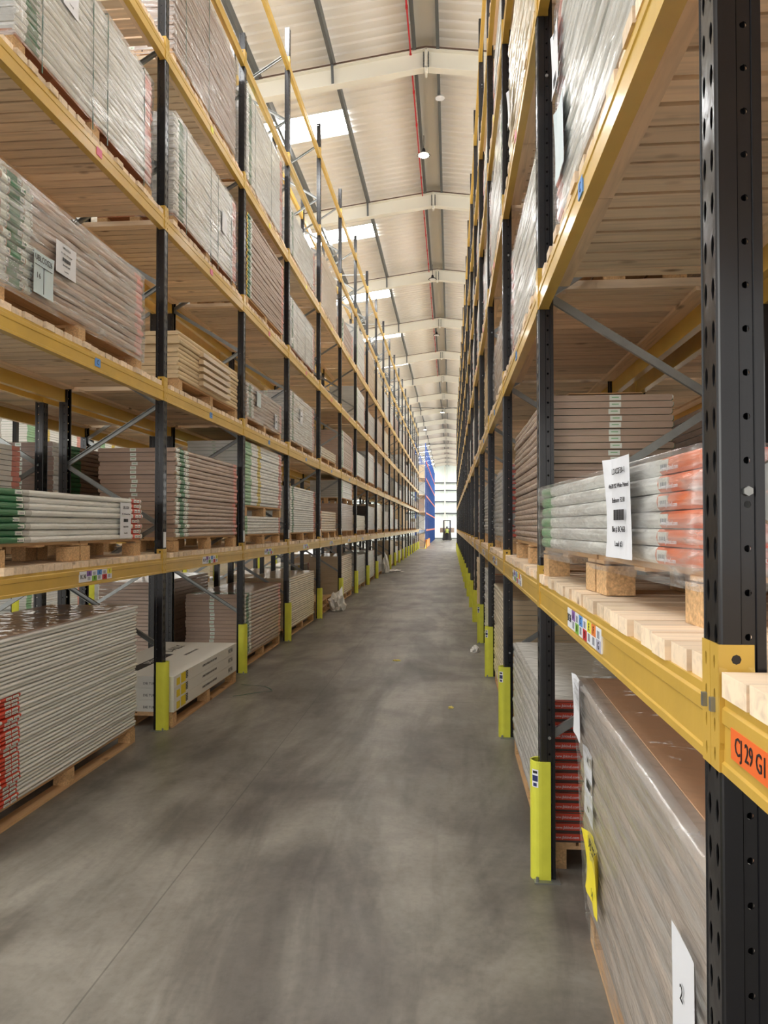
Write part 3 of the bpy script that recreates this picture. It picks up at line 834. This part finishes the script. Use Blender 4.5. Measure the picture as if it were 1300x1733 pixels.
for idx, (d, loc, rz2, L, lab, grp, s, bay, lv, fr, key) in enumerate(BEAMS[:NB]):
    bs, ca, cb = beam_parts(L, yellow)
    t = thing('rack_beam', lab, 'rack beam', loc, rz2, grp)
    link('beam_section', bs, t); link('connector_plate', ca, t); link('connector_plate', cb, t, (0, L, 0))
    if fr and key in ('LA', 'RA') and bay < 7 and lv == 1:
        if key == 'RA' and bay > 0: strip_label(t, L, 'BC%d' % (47 - bay), C7, s, near=bay < 4)
        if key == 'LA': strip_label(t, L, 'BC%d' % (40 - bay), C5, s, near=bay < 3)
    if fr and key in ('LA', 'RA') and 1 < lv < 5 and bay < 6:
        sq_label(t, L, [None, None, BLUE, PNK, YEL][lv], 'C' if lv == 2 and bay < 3 else None)
    if key == 'RA' and bay == 0 and lv == 1 and fr:
        b = MB(); b.box(-.001, .003, L - .205, L - .045, .038, .088, mat('orange_sign', (238, 112, 50), .5)); p = b.build('location_label', t); tag(p, 'orange label reading CJ 29 G1')
        text('CJ 29 G1', .042, ink, p, (-.0018, L - .125, .063), 'R', sx=.78)
    if key == 'RA' and bay in (0, 1) and lv == 1 and fr:
        for yy in ((L + .02,) if bay == 0 else (-.02,)):
            b = MB(); b.box(-.012, -.004, yy - .005, yy + .005, .098, .122, galv); b.build('safety_clip', t)
rest = MB()
for d, loc, rz2, L, lab, grp, s, bay, lv, fr, key in BEAMS[NB:]:
    y0 = loc[1] if rz2 == 0 else loc[1] - L
    x0, x1 = (loc[0], loc[0] + .05) if rz2 == 0 else (loc[0] - .05, loc[0])
    e = .004 if rz2 == 0 else 0; e2 = .004 - e
    rest.box(x0, x1, y0, y0 + L, loc[2], loc[2] + .13, yellow)
    for q in (y0 - .039, y0 + L - .001): rest.box(x0 - .004, x1 + .004, q, q + .04, loc[2], loc[2] + .215, yellow)
tag(rest.build('rack_beams'), 'the many distant yellow beams of the racks, higher up and farther off', 'rack beams', kind='stuff')

# blue racking at the far end
BYS = [66 + 2.84 * i for i in range(14)]
for i, y in enumerate(BYS):
    frame((-2.15, y + W, 0), PI, 9.2, 1.1, .3, False, f'blue upright frame, {ORD[i + 1]} of the blue rack at the far end', 'blue upright frames', col=1, name='blue_upright_frame')
for i in range(13):
    for lv in range(1, 6):
        b = MB(); b.box(-2.2, -2.14, BYS[i] + W, BYS[i + 1], NT[lv] - .2, NT[lv] - .08, orange)
        tag(b.build('orange_beam'), f'orange beam of the {ORD[lv]} level in the {ORD[i + 1]} bay of the blue rack', 'rack beam', 'orange beams of the blue rack')
    b = MB()
for i in range(13):
    for lv in range(0, 5):
        z = DT[lv] if lv else 0
        if i > 5 and lv > 1: continue
        st_ = R.choice(('dbrown', 'grey', 'brown', 'tan_o'))
        stack((-2.32, BYS[i] + .35, z), -1, st_, 2.1, .76, 1.15, 16, 0, False, f'{ST[st_][3]}, {LEV[lv]} of the {ORD[i + 1]} bay of the blue rack', 'door stacks in the blue rack')
for i in range(13):
    b = MB()
    for lv in range(1, 5): b.box(-3.08, -2.2, BYS[i] + W, BYS[i + 1], NT[lv] - .08, DT[lv], deckm)
    tag(b.build('timber_deck'), f'timber decks in the {ORD[i + 1]} bay of the blue rack', 'shelf deck', 'timber decks of the blue rack')
b = MB(); oy = mat('orange_barrier', (250, 150, 30), .5)
t = thing('end_barrier', 'orange and yellow barrier panel protecting the end of the blue rack', 'barrier', (-2.0, 60.5, 0))
b.box(-.04, .04, 1.2, 10, .05, .68, oy); b.box(-.06, .06, 1.2, 1.4, 0, .7, oy); b.box(-.06, .06, 9.8, 10, 0, .7, oy); b.build('side_panel', t)
b = MB(); b.loft([[(-.6, 0, 0), (0, 0, 0), (0, 0, .05)], [(-.1, 1.2, 0), (0, 1.2, 0), (0, 1.2, .65)]], mat('barrier_yellow', (240, 214, 40), .5)); b.build('sloped_end', t)
b = MB(); b.box(-2.5, .45, 58.9, 59.2, 0, .002, mat('floor_line', (176, 174, 168), .7)); tag(b.build('floor_line'), 'pale painted line crossing the aisle floor at the far racks', 'floor marking')

# ------------------------------------------------------------ loads in the racks
SN = {'LA': 'left rack', 'RA': 'right rack', 'LB': 'rack behind left rack', 'RB': 'rack behind right rack', 'LC': 'rack across next aisle'}
NP = [0]
def load(key, bay, lv, style, H, n, L=2.05, inset=.06, y=None, Wd=.76, near=None, pal=True, palk='pine', rz=0., film=False, straps=(), lean=0., base=None, extra='', cap=None, xoff=None, pals=1, jit=.006):
    ys, X, s = {'LA': (LY, LX, -1), 'RA': (RY, RXF, 1), 'LB': (LY, -4.63, 1), 'RB': (RY, 2.54, -1), 'LC': (CY, -7.75, -1)}[key]
    ya, yb = ys[bay] + W, ys[bay + 1]
    if y is None: y = ya + (yb - ya - L) / 2
    z = base if base is not None else (DT[lv] if lv else 0)
    x = X + s * inset if xoff is None else xoff
    near = (bay < 5 and key in ('LA', 'RA')) if near is None else near
    if near and lv == 1 and palk == 'pine': palk = 'shelf'
    where = f'{LEV[lv]}, {bayname(bay)}, {SN[key]}'
    if pal:
        if pals == 1: pallet((x + s * .01, y, z), rz, L, Wd - .02, s, palk, near, f'wooden pallet{" " + extra.split(" with")[0] if extra.startswith(("under", "top", "upper", "lower")) else ""}, {where}', 'pallets in the racks')
        else:
            h = L / 2 - .012
            for q in (0, 1):
                yo = q * (h + .024)
                pallet((x + s * .01 - math.sin(rz) * yo, y + math.cos(rz) * yo, z), rz, h, Wd - .02, s, palk, near, f'{"near" if q == 0 else "far"} pallet of a pair, {where}', 'pallets in the racks')
        z += .138
    return stack((x, y, z), s, style, L, Wd, H, n, rz, near, f'{ST[style][3]}{" " + extra if extra else ""}, {where}', f'door stacks in the {SN[key]}', film, straps, lean, jit, cap)

# left, floor
o = load('LA', 0, 0, 'greyr', 1.0, 40, L=2.12, inset=.08, y=3.93, jit=.008, cap=PK['brown'])
for q in range(26, 40): o.children[q].data = pack_mesh('creamy', -1, 2.12, .76, .025, q % 3)
# three printed white boxes on a pallet in the second bay
yb0 = 6.50; xb = -2.47
pallet((xb - .01, yb0, 0), 0, 1.98, .84, -1, 'pine', True, 'wooden pallet under the three printed white boxes, left aisle floor', 'pallets in the racks')
PYEL = mat('print_yellow', (232, 206, 40), .5)
for k in range(3):
    z = .138 + k * .106
    t = thing('door_box', f'long white printed box with a yellow label, {("bottom", "middle", "top")[k]} of the three', 'box', (xb, yb0, z), 0, 'three printed white boxes')
    b = MB(); b.box(-.86, 0, 0, 1.96, 0, .104, PK['box']); bo = b.build('carton', t)
    b = MB(); b.box(-.0005, .0008, .07, .155, .01, .075, PYEL); b.box(-.0005, .0008, .18, .3, .01, .098, PYEL); b.build('yellow_label', t)
    b = MB(); b.box(-.0005, .0008, .305, .36, .03, .098, ink)
    for q in range(4): b.box(-.0005, .0014, .31, .355, .038 + q * .015, .042 + q * .015, PK['box'])
    b.build('black_label', t)
    text('COMPLETE INTERIOR DOOR WITH FRAME', .03, ink, bo, (.001, 1.0, .055), 'L', sx=.8)
    text('NOVA', .07, ink, bo, (.001, 1.72, .052), 'L', sx=.8)
    text('DIE TUR SPA', .03, ink, bo, (-.2, -.001, .04), 'F')
    if k == 2:
        b = MB(); b.box(-.56, -.44, .25, 1.15, .104, .1048, ink); b.build('black_banner', t)
        text('DIE NEUE', .1, PK['box'], bo, (-.5, .8, .1052), 'U'); text('DAILY', .16, ink, bo, (-.56, 1.5, .105), 'U')
        text('INTERIOR DOOR', .05, ink, bo, (-.3, 1.3, .105), 'U')
load('LA', 2, 0, 'brown_g', .80, 17, L=2.06, inset=.07, y=9.25, extra='with shiny creases')
load('LA', 3, 0, 'cream', .82, 22, L=2.2, inset=.07, y=11.95)
# two empty pallets
for q in range(2): pallet((LX - .09, 14.9, q * .139), 0, 1.6, .8, -1, 'pine', True, f'empty wooden pallet on the floor, fifth bay left, {"lower" if q == 0 else "upper"} of two', 'pallets in the racks')
load('LA', 5, 0, 'tan_o', .95, 20, inset=.07, y=17.6, near=True)
load('LA', 6, 0, 'grey', .84, 20, inset=.06); load('LA', 7, 0, 'whitepg', .86, 20); load('LA', 8, 0, 'grey', .6, 14)
# left, first shelf
o = load('LA', 0, 1, 'white_gr', .33, 8, L=2.04, inset=.05, y=4.02, pals=2, jit=.012)
sheet(o, -1, 1.70, .15, .2, .28, (('UBL3020', .03), ('LPD 44 Moulded Panel', .016), ('|', .012), ('Bin # BC40', .018), ('Load #1', .018)), curl=.004, x=-.012)
load('LA', 1, 1, 'brown_g', .85, 20, L=2.04, inset=.05, y=6.82, jit=.01)
load('LA', 2, 1, 'whitepg', .24, 6, inset=.06, y=9.2, extra='under a second pallet')
o = load('LA', 2, 1, 'white_y', .82, 19, inset=.05, y=9.22, base=DT[1] + .138 + .24, extra='topmost of two', jit=.01)
load('LA', 3, 1, 'white_g', .77, 20, y=11.95, L=2.2)
load('LA', 4, 1, 'tan_o', .42, 8, L=1.95); load('LA', 5, 1, 'brown', .66, 15, extra='lower of two')
load('LA', 5, 1, 'whitepg', .42, 9, base=DT[1] + .138 + .66, extra='upper of two')
load('LA', 6, 1, 'cream', .42, 9); load('LA', 7, 1, 'red', .75, 17); load('LA', 8, 1, 'tan_o', .9, 18)
# left, second shelf
o = load('LA', 0, 2, 'brown_g', .68, 13, L=2.04, inset=.05, y=4.02, film=True, palk='pine', jit=.012)
SKB = mat('pale_blue_paper', (206, 222, 226), .5)
s1 = sheet(o, -1, .44, .15, .23, .27, (), m=SKB, curl=.01, x=-.03)
text('UBLCOS26', .055, ink, s1, (.037, .44, .24), 'L', sx=.75); text('16', .05, ink, s1, (.037, .38, .13), 'L')
b = MB(); b.box(.034, .0365, .335, .545, .195, .198, ink); b.box(.034, .0365, .44, .443, .03, .195, ink); b.build('ruled_line', s1)
sheet(o, -1, .72, .34, .26, .21, (('UBLCOS26', .022), ('17 x 1981 x 762 Cottage', .014), ('|', .012), ('Bin # BC40C', .018), ('Load #16', .014)), curl=.003, x=-.03)
o = load('LA', 1, 2, 'raw', .46, 11, L=1.98, inset=.06, y=6.95, jit=.012)
for q in range(5):
    b = MB(); b.box(0, .05, .55, 1.5, .03 + q * .075, .075 + q * .075, PK['tan']); b.build('cardboard_sleeve', o)
o = load('LA', 2, 2, 'brown_g', .42, 9, L=2.0, y=9.3, film=True); sheet(o, -1, .55, .28, .22, .2, (), curl=.006, m=SKB); sheet(o, -1, 1.55, .12, .16, .22, (('BC38', .03), ('|', .01), ('Load', .02)), curl=.004)
o = load('LA', 3, 2, 'white_g', .80, 19, L=2.1, film=True); sheet(o, -1, .8, .48, .2, .26, (('BC37', .03), ('|', .01), ('Load', .02)), curl=.004)
load('LA', 4, 2, 'cream', .2, 4, L=1.95); load('LA', 5, 2, 'brown_g', .9, 22); load('LA', 6, 2, 'whitepg', .66, 15); load('LA', 7, 2, 'whitepg', .95, 22)
load('LA', 8, 2, 'brown', .85, 19)
# left, third shelf
o = load('LA', 0, 3, 'white_g', .90, 20, L=2.04, inset=.04, y=4.16, film=True, palk='red', straps=(.28, .95, 1.18, 1.85))
sheet(o, -1, .62, .68, .2, .32, (('UBL4017', .02), ('|', .014), ('Load #2', .016)), curl=.003, x=-.02)
o = load('LA', 1, 3, 'white_g', .95, 22, L=2.04, inset=.05, y=6.75, film=True, palk='red', straps=(.3, 1.05, 1.3, 1.8)); sheet(o, -1, 1.5, .5, .16, .24, (), curl=.003)
load('LA', 2, 3, 'brown_g2', 1.06, 25, L=2.06, inset=.04)
o = load('LA', 3, 3, 'white_g', .80, 19, L=2.15, film=True, straps=(.5, 1.2, 1.8), palk='red')
load('LA', 6, 3, 'whitepg', .95, 22); load('LA', 7, 3, 'red', .7, 16); load('LA', 8, 3, 'brown', .9, 19)
# left, fourth shelf
o = load('LA', 1, 4, 'brown', 1.17, 26, L=2.04, inset=.05, y=6.72, film=True, straps=(.3, 1.0))
o = load('LA', 2, 4, 'white_g', 1.15, 26, L=2.04, film=True, straps=(.4, 1.3))
load('LA', 3, 4, 'white_g', .72, 17, L=2.2, film=True); load('LA', 4, 4, 'tan_o', 1.1, 24, film=True); load('LA', 5, 4, 'brown_g', .55, 13); load('LA', 6, 4, 'whitepg', 1.15, 26); load('LA', 7, 4, 'tan_o', 1.15, 26)
load('LA', 8, 4, 'cream', 1.0, 22)
styles = ['whitepg', 'whitepg', 'grey', 'cream', 'brown', 'brown_g', 'white_g', 'tan_o', 'red', 'whitepg', 'raw', 'white_y']
for bay in range(9, 20):
    for lv in range(5):
        if R.random() < .1: continue
        H = R.choice((.45, .7, .85, .95, 1.05)); st_ = R.choice(styles)
        load('LA', bay, lv, st_, H, int(H / .045), extra='')
# right, floor
o = load('RA', 1, 0, 'kraft', 1.0, 9, L=1.92, inset=.085, y=1.42, Wd=.80, rz=math.radians(-1.6), film=True, lean=.05, cap=PK['kboard'], extra='with a hardboard top sheet', palk='pine', jit=.003)
wf = mat('film_yellow_print', (206, 208, 60), .4, coat=.6)
sheet(o, 1, .25, .62, .17, .3, (('', .02), ('2', .05), ('', .02), ('', .02)), curl=.002, x=-.05)
sheet(o, 1, 1.66, .62, .22, .27, (('UBL', .03), ('|', .016), ('BC46', .02)), curl=.01, x=-.03)
sheet(o, 1, 1.80, .90, .2, .25, (), curl=.012, x=-.055)
sheet(o, 1, 1.60, .30, .28, .24, (('UBLS28', .06), ('14', .05)), curl=.03, x=-.02, m=mat('yellow_paper', (240, 222, 60), .6))
o = load('RA', 2, 0, 'red', .74, 14, L=2.0, inset=.04, y=4.02, Wd=.80, extra='with a white top sheet', cap=PK['white'], jit=.004)
for q in range(14):
    text('www.jbkind.com', .02, white_pl, o.children[q], (.11, -.006, .028), 'F')
load('RA', 3, 0, 'cream', 1.0, 23, inset=.05, y=6.75); load('RA', 4, 0, 'greyr', 1.05, 24); load('RA', 5, 0, 'raw', 1.1, 25, inset=.03); None
# right, first shelf
o = load('RA', 1, 1, 'white_o', .29, 6, L=1.98, inset=.13, y=1.80, Wd=.76, rz=math.radians(3.8), pals=2, jit=.004, film=True)
for q in range(6):
    text('www.jbkind.com', .018, white_pl, o.children[q], (-.006, .2, .014), 'R'); text('www.jbkind.com', .03, white_pl, o.children[q], (.12, -.006, .024), 'F')
sheet(o, 1, .53, .16, .27, .31, (('LDXSSF30-1', .026), ('44x78 P32 White Primed', .02), ('Belmore FD30', .022), ('|', .016), ('Bin # BC46B', .026), ('Load #3', .024)), curl=.02, x=-.03)
o = load('RA', 2, 1, 'rbrown', .80, 22, L=1.9, inset=.05, y=4.0, Wd=.66, jit=.006, extra='with a loose cardboard lid')
b = MB(); b.box(.12, .5, .0, .8, .802, .806, PK['kraft']); b.build('cardboard_lid', o)
o = load('RA', 3, 1, 'red', .66, 14, y=6.7, film=True); load('RA', 4, 1, 'greyr', .7, 16); load('RA', 5, 1, 'whitepg', .6, 14)
# right, second shelf
o = load('RA', 1, 2, 'white_g', 1.0, 20, L=1.98, inset=.05, y=1.55, film=True, jit=.01); sheet(o, 1, 1.88, .72, .2, .3, (('UBL', .04), ('|', .02)), curl=.01); sheet(o, 1, 1.75, .28, .26, .34, (), m=SKB, curl=.012)
load('RA', 2, 2, 'white_g', .74, 18, L=2.05, inset=.05, y=4.06, film=True)
load('RA', 3, 2, 'brown', .62, 15, film=True); load('RA', 4, 2, 'raw', .8, 18); load('RA', 5, 2, 'whitepg', .7, 16)
# right, third and higher
o = load('RA', 2, 3, 'cream', .95, 14, L=2.1, inset=.03, y=4.02); sheet(o, 1, 1.75, .3, .2, .3, (), curl=.02)
load('RA', 3, 3, 'whitepg', .9, 20, film=True, inset=.02); load('RA', 4, 3, 'white_g', .95, 20, film=True)
for bay in range(5, 21):
    for lv in range(5):
        if (lv < 3 and bay < 6) or R.random() < .08: continue
        H = R.choice((.55, .7, .85, .95)); st_ = R.choice(styles)
        load('RA', bay, lv, st_, H, int(H / .045), L=2.0, inset=.04 if lv > 1 else .06)
for bay in (2, 3, 4): load('RA', bay, 4, ('brown', 'whitepg', 'white_g')[bay - 2], .9, 20, L=2.0, near=False)
# racks behind
load('LB', 1, 1, 'dbrown', .9, 20, L=2.04, inset=.15, near=True, extra='')
load('LB', 2, 0, 'brown', .95, 20, inset=.12, near=False); load('LB', 0, 1, 'whitepg', .8, 18, inset=.12, near=False)
for bay in range(3, 11):
    for lv in (0, 1, 2, 3):
        if R.random() < .25: continue
        H = R.choice((.5, .7, .9, 1.0)); st_ = R.choice(styles)
        load('LB', bay, lv, st_, H, int(H / .045), inset=.1, near=False)
for bay in range(0, 11):
    for lv in (0, 1, 2):
        if R.random() < .15 or (lv == 3): continue
        H = R.choice((.6, .8, .95)); st_ = R.choice(styles)
        load('LC', bay, lv, st_, H, int(H / .045), near=False)
for bay in range(1, 6):
    for lv in (0, 1, 2, 3):
        if bay > 3 and R.random() < .2: continue
        H = R.choice((.9, 1.0)); st_ = R.choice(('dbrown', 'brown', 'brown', 'brown_g'))
        load('RB', bay, lv, st_, H, int(H / .045), L=2.0, inset=.1, near=False)

# ------------------------------------------------------------ forklift with driver, far down the aisle
t = thing('forklift', 'black reach truck with a tall mast and blue warning light near the far wall', 'forklift', (-.45, 96.5, 0))
fm = mat('forklift_grey', (52, 52, 52), .5); fy = mat('forklift_yellow', (214, 176, 40), .5); bl = mat('blue_light', (80, 110, 255), .4, emit=30)
b = MB(); b.loft([[(-.62, 0, .05), (.62, 0, .05), (.55, 0, .4), (.48, 0, 1.15), (-.48, 0, 1.15), (-.55, 0, .4)], [(-.62, 1.0, .05), (.62, 1.0, .05), (.55, 1.0, .4), (.48, 1.0, 1.15), (-.48, 1.0, 1.15), (-.55, 1.0, .4)]], fm); b.build('chassis', t)
b = MB(); b.box(-.5, -.33, 1.05, 1.2, 0.1, 2.62, fm); b.box(.33, .5, 1.05, 1.2, .1, 2.62, fm); b.box(-.5, .5, 1.05, 1.2, 2.5, 2.62, fm); b.box(-.5, .5, 1.05, 1.2, 1.0, 1.1, fm); b.build('mast', t)
b = MB(); b.box(-.4, -.3, 1.2, 2.0, .95, 1.0, fm); b.box(.3, .4, 1.2, 2.0, .95, 1.0, fm); b.box(-.5, .5, 1.2, 1.25, .9, 1.2, fm); b.build('fork_carriage', t)
b = MB(); b.box(-.25, .25, -.01, 0, .92, 1.0, fy); b.build('name_plate', t)
b = MB(); b.cyl((.18, .9, 1.9), .09, .12, bl, 2, 10); b.bar((.18, .95, 1.1), (.18, .95, 1.9), .03, .03, fm); b.build('warning_light', t)
for sx in (-1, 1):
    b = MB(); b.cyl((sx * .42 - .06, .25, .15), .15, .12, dark, 0, 14); b.build('wheel', t)
    b = MB(); b.cyl((sx * .42 - .06, 1.3, .15), .15, .12, dark, 0, 14); b.build('wheel', t)
o = stack((-1.36, 97.75, 1.001), 1, 'brown', .8, 1.85, .62, 13, 0, False, 'brown boxed load carried across the forks of the forklift', 'forklift load')
o['category'] = 'box'; o.name = 'carried_load'
# the driver, seen from behind
vm = mat('hi_vis_vest', (190, 205, 110), .7); tm_ = mat('dark_trousers', (30, 32, 40), .8); sk = mat('skin', (196, 150, 124), .5); hair = mat('dark_hair', (40, 32, 28), .8)
me = bpy.data.meshes.new('person')
V = [(0, 0, .95), (0, 0, 1.15), (0, .0, 1.40), (0, .01, 1.50), (0, .02, 1.62), (0, .03, 1.72),
     (-.19, 0, 1.42), (-.24, .12, 1.18), (-.18, .36, 1.12), (.19, 0, 1.42), (.24, .12, 1.18), (.18, .36, 1.12),
     (-.1, 0, .9), (-.1, .02, .5), (-.1, 0, .08), (-.1, .14, .04), (.1, 0, .9), (.1, .02, .5), (.1, 0, .08), (.1, .14, .04)]
E_ = [(0, 1), (1, 2), (2, 3), (3, 4), (4, 5), (2, 6), (6, 7), (7, 8), (2, 9), (9, 10), (10, 11), (0, 12), (12, 13), (13, 14), (14, 15), (0, 16), (16, 17), (17, 18), (18, 19)]
RD = [.16, .15, .16, .06, .09, .085, .07, .05, .035, .07, .05, .035, .1, .07, .05, .04, .1, .07, .05, .04]
me.from_pydata(V, E_, [])
po = bpy.data.objects.new('person', me); C.objects.link(po); po.location = (-.45, 96.15, 0)
tag(po, 'person in a hi-vis vest driving the forklift, seen from behind', 'person')
md = po.modifiers.new('skin', 'SKIN'); md.use_smooth_shade = True
for i, r in enumerate(RD): me.skin_vertices[0].data[i].radius = (r, r * .8)
me.skin_vertices[0].data[0].use_root = True
po.modifiers.new('sub', 'SUBSURF').levels = 1
me.materials.append(tm_)
b = MB(); n = 12
rr = lambda z, a, c, cy_=0: [(a * math.cos(2 * PI * i / n), cy_ + c * math.sin(2 * PI * i / n), z) for i in range(n)]
b.loft([rr(.98, .19, .15), rr(1.2, .2, .16), rr(1.4, .23, .16), rr(1.5, .13, .1)], vm); b.build('vest', po, smooth=True)
b = MB(); b.loft([rr(1.6, .09, .1, .0), rr(1.7, .1, .11, .0), rr(1.8, .06, .07, .01)], hair); b.build('hair', po, smooth=True)

# ------------------------------------------------------------ litter on the floor
def crumple(name, loc, r, m, label, cat, seed, flat=.5):
    import bmesh
    bm = bmesh.new(); bmesh.ops.create_icosphere(bm, subdivisions=3, radius=1)
    for v in bm.verts:
        d = 1 + .55 * noise.noise(v.co * 2.3 + Vector((seed, 0, 0))) + .25 * noise.noise(v.co * 6 + Vector((seed, 3, 0)))
        v.co = Vector((v.co.x * d * r[0], v.co.y * d * r[1], max(0, (v.co.z + .35) * d * r[2])))
    me = bpy.data.meshes.new(name); bm.to_mesh(me); bm.free(); me.materials.append(m)
    return tag(link(name, me, None, loc), label, cat)
wp = mat('white_plastic_scrap', (226, 224, 218), .35, coat=.4, bump=.4, bscale=12)
crumple('plastic_bag', (-2.42, 15.9, 0), (.16, .22, .28), wp, 'crumpled clear plastic bag beside the empty pallets on the left', 'plastic bag', 1)
crumple('plastic_scrap', (-2.2, 29.6, 0), (.3, .5, .06), wp, 'flat white plastic scrap on the floor by the far left guards', 'plastic scrap', 5)
crumple('plastic_bag', (-2.5, 28.6, 0), (.14, .3, .5), wp, 'white plastic film hanging off a load by the far left guards', 'plastic bag', 9)
crumple('plastic_scrap', (.35, 10.8, 0), (.06, .1, .06), wp, 'small white plastic scrap beside a right-hand post guard', 'plastic scrap', 12)
crumple('paper_scrap', (-.0, 7.45, 0), (.025, .03, .012), mat('yellow_paper_scrap', (226, 212, 120), .7), 'tiny yellowish scrap lying in the middle of the aisle', 'litter', 4)
crumple('paper_scrap', (-.72, 10.0, 0), (.05, .04, .01), mat('yellow_paper_scrap', (226, 212, 120), .7), 'flat yellowish scrap on the floor farther down the aisle', 'litter', 6)
b = MB(); pts = [(-2.30 + .35 * math.sin(i * .16), 7.75 + i * .028, .004 + .015 * math.sin(i * .3) ** 2) for i in range(22)]
for p, q in zip(pts, pts[1:]): b.bar(p, q, .014, .002, mat('green_strap', (52, 92, 78), .4), (1, 0, 0))
tag(b.build('strap_offcut'), 'cut green plastic strap lying on the floor beside the white boxes', 'strap')
